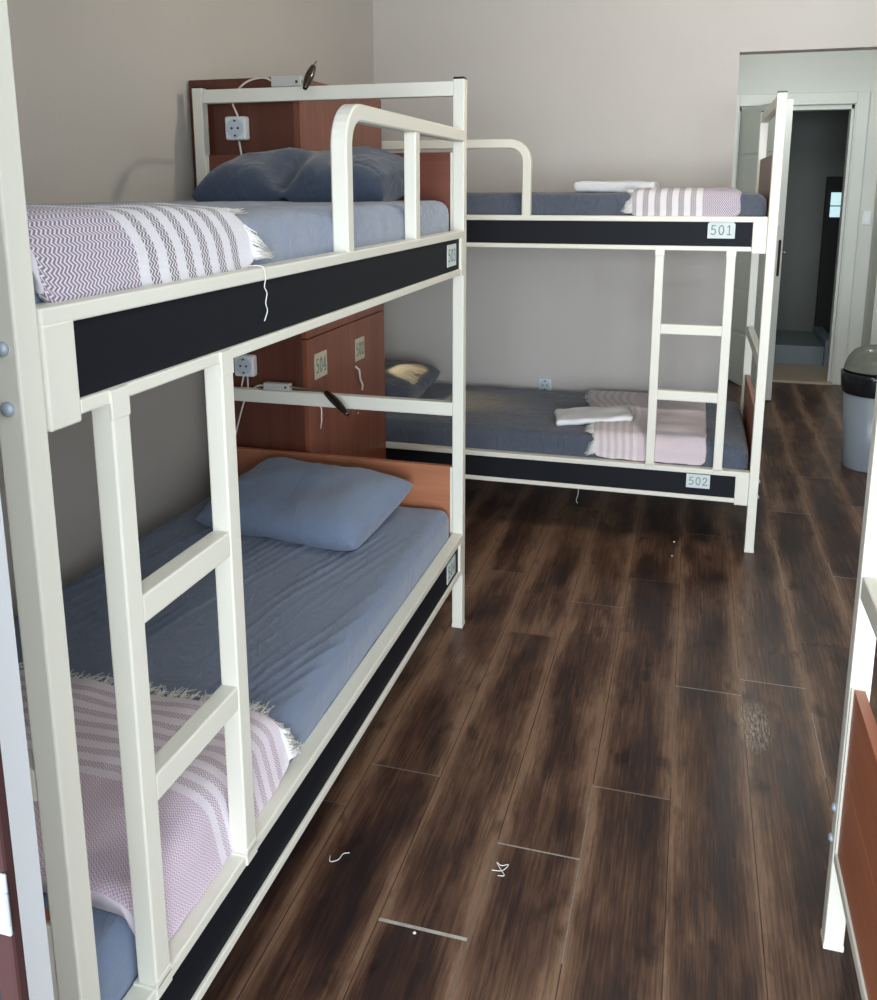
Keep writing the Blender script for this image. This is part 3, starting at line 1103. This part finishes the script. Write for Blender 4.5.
bm_bl = blanket_mat('pale_pink_blanket', (0.60, 0.48, 0.53, 1), (0.72, 0.66, 0.68, 1), (0.52, 0.42, 0.45, 1), 0.28, 0.50, 7)
zb = 0.448
pathBL = [(0.84, zb + 0.004), (0.85, zb + 0.014), (0.83, zb + 0.022), (0.6, zb + 0.026), (0.48, zb + 0.035), (0.42, zb + 0.028), (0.2, zb + 0.028), (0.11, zb + 0.024), (0.062, zb + 0.013),
          (0.031, zb - 0.030), (0.028, zb - 0.070), (0.024, zb - 0.088), (0.036, zb - 0.090), (0.042, zb - 0.060), (0.062, zb - 0.010), (0.11, zb + 0.004), (0.4, zb + 0.004)]
blanket('folded_blanket', pathBL, 0.215, 0.675, 'x', rootB, bm_bl, 'pale pink blanket spread across the back lower bunk, above plate 502', 8.8,
        wob=0.006, fringe_len=0.022, n_fringe=500, thick=lambda p: 0.452 if p.y > 2.985 else 0.360,
        skew=lambda d: 0.09 * sstep(0.1, 0.8, d) + 0.02 * math.sin(d * 11))

# small white towels


def disp_towel(seed):
    def f(p, n):
        q = p * 14 + Vector((seed, 0, 0))
        return p + n * (0.009 * noise.noise(q)) + Vector((0.012 * noise.noise(Vector((p.y * 12, p.z * 40, seed))), 0.012 * noise.noise(Vector((p.x * 12, p.z * 40, seed + 4))), 0))
    return f


t1 = soft_box('folded_towel', (1.135, 3.30, 1.482), (1.50, 3.56, 1.530), 0.016, M['white_cloth'], disp_towel(2.0), 0.012,
              'white folded towel on the back upper bunk beside the striped blanket', 'towel')
t2 = soft_box('folded_towel', (-0.19, -0.115, 0.0), (0.16, 0.115, 0.030), 0.014, M['white_cloth'], disp_towel(5.0), 0.012,
              'white crumpled towel on the back lower bunk half over the pink blanket', 'towel')
t2.location = (1.285, 3.225, 0.459)
t2.rotation_euler = (0, math.radians(-4.5), math.radians(10))

# ------------------------------------------------------------------ locker cabinet behind the headboard
LX0, LX1, LY0, LY1, LZ = -0.022, 0.388, 2.022, 2.835, 1.866
lock = empty('locker_cabinet', (0.18, 2.43, 0), 'cherry-wood locker cabinet between the two bunk beds, doors numbered 504 and 502', 'locker')
lo = Vector(lock.location)


def lk_part(mb, name, mat, parent=None, smooth=False):
    for v in mb.bm.verts:
        v.co -= lo
    return mb.build(name, mat, parent or lock, smooth)


c = MB()
c.box((LX0, LY0, 0.0), (LX1 - 0.02, LY0 + 0.018, LZ), 0.001)
c.box((LX0, LY1 - 0.018, 0.0), (LX1 - 0.02, LY1, LZ), 0.001)
c.box((LX0 + 0.001, LY0 + 0.0185, LZ - 0.019), (LX1 - 0.021, LY1 - 0.0185, LZ - 0.001))
c.box((LX0, LY0 + 0.01, 0.0), (LX0 + 0.008, LY1 - 0.01, LZ - 0.01))
c.box((LX0, LY0 + 0.01, 0.06), (LX1 - 0.022, LY1 - 0.01, 0.078))
c.box((LX0, LY0 + 0.01, 0.975), (LX1 - 0.022, LY1 - 0.01, 0.993))
c.box((LX0, 2.42, 0.06), (LX1 - 0.022, 2.438, LZ - 0.01))
c.box((LX1 - 0.05, LY0 + 0.01, 0.0), (LX1 - 0.035, LY1 - 0.01, 0.06))
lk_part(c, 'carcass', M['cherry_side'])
ym = 2.430
for (y0, y1, z0, z1, num) in ((LY0 + 0.002, ym - 0.0015, 0.066, 0.982, '504'), (ym + 0.0015, LY1 - 0.002, 0.066, 0.982, '502'),
                              (LY0 + 0.002, ym - 0.0015, 0.986, LZ - 0.001, None), (ym + 0.0015, LY1 - 0.002, 0.986, LZ - 0.001, None)):
    dmb = MB().box((LX1 - 0.0195, y0, z0), (LX1, y1, z1), 0.001)
    dr = lk_part(dmb, 'locker_door', M['cherry'])
    if num == '504':
        number_plate('number_plate', num, Vector((LX1, 2.135, 0.874)) - lo, (0, 1, 0), (0, 0, 1), 0.110, 0.092, dr, M['plate_tan'], False)
        lp_ = MB().tube([(LX1, 2.105, 0.735), (LX1 + 0.012, 2.105, 0.715), (LX1 + 0.012, 2.102, 0.67), (LX1 + 0.004, 2.11, 0.64)], 0.0028, 6)
        lk_part(lp_, 'pull_cord', M['cable'], dr, True)
    if num == '502':
        number_plate('number_plate', num, Vector((LX1, 2.530, 0.864)) - lo, (0, 1, 0), (0, 0, 1), 0.100, 0.090, dr, M['plate_tan'], False)
        lp_ = MB().tube([(LX1, 2.478, 0.800), (LX1 + 0.012, 2.49, 0.785), (LX1 + 0.010, 2.505, 0.745), (LX1 + 0.008, 2.535, 0.715), (LX1 + 0.006, 2.535, 0.69)], 0.0045, 6)
        lk_part(lp_, 'pull_cord', M['cable'], dr, True)
        lk_part(MB().lathe([(0.010, 0), (0.010, 0.002), (0.004, 0.004)], (LX1, 2.50, 0.60), 12, 'x'), 'keyhole', M['chrome'], dr, True)

# ------------------------------------------------------------------ sockets, lamps


def socket(loc, label, size=0.078, depth=0.034):
    r = empty('power_socket', loc, label, 'power socket', 'wall and locker sockets')
    h = size / 2
    MB().box((-h, -depth, -h), (h, 0, h), 0.008, 3).build('housing', M['white_plastic'], r)
    f = MB().lathe([(h * 0.80, -depth - 0.0012), (h * 0.74, -depth - 0.0015), (h * 0.70, -depth - 0.0004)], (0, 0, 0), 28, 'y')
    f.build('face_ring', M['socket_face'], r)
    g = MB()
    for s in (-1, 1):
        g.lathe([(0.0042, -depth - 0.0025), (0.0042, -depth + 0.002)], (s * 0.0115, 0, 0), 10, 'y')
        g.box((-0.004, -depth - 0.0022, s * h * 0.62 - 0.003), (0.004, -depth + 0.001, s * h * 0.62 + 0.003))
    g.build('pin_hole', M['hole'], r)
    return r


socket((0.165, LY0, 1.702), 'white surface socket on the locker side above the dark upper pillow')
socket((0.155, LY0, 0.884), 'white surface socket on the locker side above the lower crossbar')
socket((0.934, YB, 0.452), 'white socket low on the back wall behind the lower mattress', 0.075, 0.012)


def bez(pts, n=10):
    out = []
    P_ = [Vector(p) for p in pts]
    P_ = [P_[0] * 2 - P_[1]] + P_ + [P_[-1] * 2 - P_[-2]]
    for i in range(1, len(P_) - 2):
        for s in range(n):
            t = s / n
            p0, p1, p2, p3 = P_[i - 1], P_[i], P_[i + 1], P_[i + 2]
            out.append(0.5 * ((2 * p1) + (-p0 + p2) * t + (2 * p0 - 5 * p1 + 4 * p2 - p3) * t * t + (-p0 + 3 * p1 - 3 * p2 + p3) * t ** 3))
    out.append(P_[-2])
    return out


def reading_lamp(loc, box, arm, head, cables, label):
    r = empty('reading_lamp', loc, label, 'reading lamp', 'reading lamps on the bunks')
    lo_ = Vector(loc)

    def sub(v):
        return Vector(v) - lo_
    MB().box(sub(box[0]), sub(box[1]), 0.003).build('lamp_base', M['lamp_box'], r)
    sw = MB().box(sub((box[1][0] - 0.018, box[0][1] - 0.002, box[0][2] + 0.010)), sub((box[1][0] - 0.010, box[0][1] + 0.002, box[0][2] + 0.018)), 0.001)
    sw.build('switch', M['hole'], r)
    pts = [sub(p) for p in bez(arm, 8)]
    MB().tube(pts, 0.0042, 8).build('arm', M['chrome'], r, True)
    hp = [sub(p) for p in bez(head, 8)]
    n = len(hp)
    scs = [0.45 + 0.75 * math.sin(PI * min(1, 0.15 + 0.8 * i / (n - 1))) for i in range(n)]
    MB().tube(hp, 0.0115, 12, scales=scs).build('lamp_head', M['dark_chrome'], r, True)
    if cables:
        cb = MB()
        for c_ in cables:
            cb.tube([sub(p) for p in bez(c_, 6)], 0.0034, 6)
        cb.build('cable', M['cable'], r, True)
    return r


zc = 1.828
reading_lamp((0.365, 1.975, zc), ((0.315, 1.966, zc), (0.420, 1.994, zc + 0.034)),
             [(0.418, 1.978, zc + 0.018), (0.440, 1.962, zc + 0.008), (0.475, 1.92, zc + 0.026), (0.520, 1.86, zc + 0.052), (0.545, 1.81, zc + 0.048), (0.545, 1.78, zc + 0.026)],
             [(0.546, 1.785, zc + 0.032), (0.544, 1.755, zc - 0.002), (0.538, 1.735, zc - 0.036)],
             [[(0.318, 1.985, zc + 0.018), (0.27, 1.995, zc + 0.034), (0.20, 2.005, zc + 0.020), (0.150, 2.008, zc - 0.030), (0.168, 2.006, 1.742)],
              [(0.168, 2.006, 1.664), (0.176, 2.006, 1.60), (0.18, 2.008, 1.45), (0.175, 2.008, 1.35)]],
             'grey reading lamp with curved neck on the top crossbar above the dark pillow')
zc2 = 0.807
reading_lamp((0.29, 1.975, zc2), ((0.240, 1.966, zc2), (0.340, 1.994, zc2 + 0.026)),
             [(0.338, 1.975, zc2 + 0.016), (0.40, 1.955, zc2 + 0.018), (0.46, 1.94, zc2 + 0.020), (0.502, 1.925, zc2 + 0.014)],
             [(0.496, 1.927, zc2 + 0.015), (0.545, 1.90, zc2 - 0.010), (0.592, 1.885, zc2 - 0.046)],
             [[(0.145, 2.006, 0.847), (0.135, 2.004, 0.80), (0.148, 2.002, 0.775), (0.160, 2.004, 0.80), (0.160, 2.006, 0.847)],
              [(0.240, 1.985, zc2 + 0.012), (0.20, 1.995, zc2 + 0.004), (0.150, 2.010, 0.77), (0.115, 2.012, 0.68), (0.085, 2.012, 0.58)]],
             'grey reading lamp with dark chrome head on the middle crossbar over the blue pillow')
# lit lamp of the back lower bunk (its glow streaks the pillow)
zl3 = 0.83
rl3 = reading_lamp((0.02, 3.38, zl3), ((0.0, 3.33, zl3 - 0.001), (0.028, 3.43, zl3 + 0.026)),
                   [(0.014, 3.42, zl3 + 0.016), (0.05, 3.44, zl3 + 0.02), (0.10, 3.44, zl3 + 0.018)],
                   [(0.10, 3.44, zl3 + 0.018), (0.13, 3.435, zl3 - 0.0), (0.15, 3.43, zl3 - 0.03)], None,
                   'lit reading lamp at the head of the back lower bunk behind the locker')
spot = lamp('reading_lamp_glow', 'SPOT', (0.155, 3.43, zl3 - 0.05), 9.0, (1.0, 0.72, 0.32), (0, math.radians(-40), 0), spot_size=math.radians(60), spot_blend=0.5, shadow_soft_size=0.015)

# ------------------------------------------------------------------ light switch, bin, lint
sw = empty('light_switch', (2.905, 6.55, 1.28), 'white light switch on the hall wall right of the open door', 'light switch')
MB().box((-0.030, -0.012, -0.05), (0.030, 0, 0.05), 0.004).build('switch_plate', M['white_plastic'], sw)
MB().box((-0.018, -0.016, -0.036), (0.018, -0.010, 0.036), 0.003).build('rocker', M['white_plastic'], sw)

bn = empty('trash_bin', (2.650, 4.335, 0), 'grey plastic swing-lid trash bin with black top standing by the hall opening', 'trash bin')
MB().lathe([(0.118, 0.0), (0.124, 0.008), (0.150, 0.44), (0.146, 0.441), (0.118, 0.02)], (0, 0, 0), 44).build('bin_body', M['bin_body'], bn, True)
MB().lathe([(0.150, 0.415), (0.158, 0.42), (0.165, 0.445), (0.172, 0.515), (0.172, 0.53), (0.160, 0.535), (0.148, 0.44)], (0, 0, 0), 44).build('collar', M['bin_lid'], bn, True)
MB().lathe([(0.160, 0.530), (0.157, 0.56), (0.143, 0.605), (0.115, 0.645), (0.075, 0.668), (0.03, 0.677), (0.004, 0.678)], (0, 0, 0), 44).build('lid_dome', M['bin_lid'], bn, True)
# swing flap set in the dome: a slice of a slightly bigger dome on the camera-left side
fb = bmesh.new()
prof = [(0.1595, 0.545), (0.1555, 0.575), (0.1445, 0.606), (0.1165, 0.6465), (0.0765, 0.6697), (0.03, 0.6790)]
grid = []
for r_, z_ in prof:
    half = 0.80
    grid.append([fb.verts.new((r_ * math.cos(a), r_ * math.sin(a), z_)) for a in [math.radians(225) + half * (2 * i / 20 - 1) for i in range(21)]])
for i in range(len(grid) - 1):
    for j in range(20):
        fb.faces.new((grid[i][j], grid[i][j + 1], grid[i + 1][j + 1], grid[i + 1][j]))
mbf = MB()
mbf.bm.free()
mbf.bm = fb
bmesh.ops.solidify(fb, geom=fb.faces[:], thickness=0.004)
mbf.build('swing_flap', M['bin_flap'], bn, True)


def squiggle(name, pts, r, label, cat='thread'):
    o = MB().tube(bez(pts, 5), r, 5).build(name, M['thread'], None, True)
    return tag(o, label, cat, 'loose white threads')


xh = 0.9684 + 0.008
squiggle('hanging_thread', [(0.945, 0.572, 1.374), (xh - 0.004, 0.574, 1.374), (xh, 0.577, 1.355), (xh, 0.572, 1.340), (xh, 0.580, 1.328), (xh, 0.574, 1.312), (xh, 0.579, 1.298), (xh, 0.567, 1.282)], 0.0010,
         'white loose thread hanging down the black rail panel below the striped blanket')
squiggle('loose_thread', [(1.312, 0.900, 0.002), (1.335, 0.905, 0.002), (1.345, 0.925, 0.003), (1.330, 0.918, 0.003), (1.318, 0.925, 0.003), (1.330, 0.908, 0.002), (1.342, 0.892, 0.002), (1.328, 0.888, 0.002)], 0.0010,
         'white knotted thread lying on the floor planks in mid aisle')
squiggle('loose_thread', [(0.945, 0.842, 0.002), (0.952, 0.825, 0.002), (0.968, 0.835, 0.002), (0.972, 0.855, 0.002), (0.985, 0.862, 0.002)], 0.0010,
         'white curled thread on the floor close to the foreground bed')
squiggle('hanging_thread', [(1.245, 2.915, 0.216), (1.245, 2.912, 0.190), (1.238, 2.915, 0.165), (1.244, 2.914, 0.150)], 0.0010,
         'short white thread hanging under the rail of the back lower bunk')
for i, (x, y, s, lb) in enumerate(((1.660, 2.955, 0.010, 'white crumb on the floor under the back bunk rail'),
                                   (1.655, 2.80, 0.008, 'white crumb on the floor in front of the back bunk'),
                                   (1.196, 0.69, 0.007, 'white crumb on the floor beside the pale plank joint'))):
    bmx = MB()
    bmesh.ops.create_icosphere(bmx.bm, subdivisions=2, radius=s * 0.5)
    for v in bmx.bm.verts:
        v.co *= 1 + 0.35 * noise.noise(v.co * 400 + Vector((i, 0, 0)))
        v.co.z *= 0.5
    o = bmx.build('crumb', M['thread'], None, True, (x, y, s * 0.22))
    tag(o, lb, 'crumb', 'white crumbs on the floor')
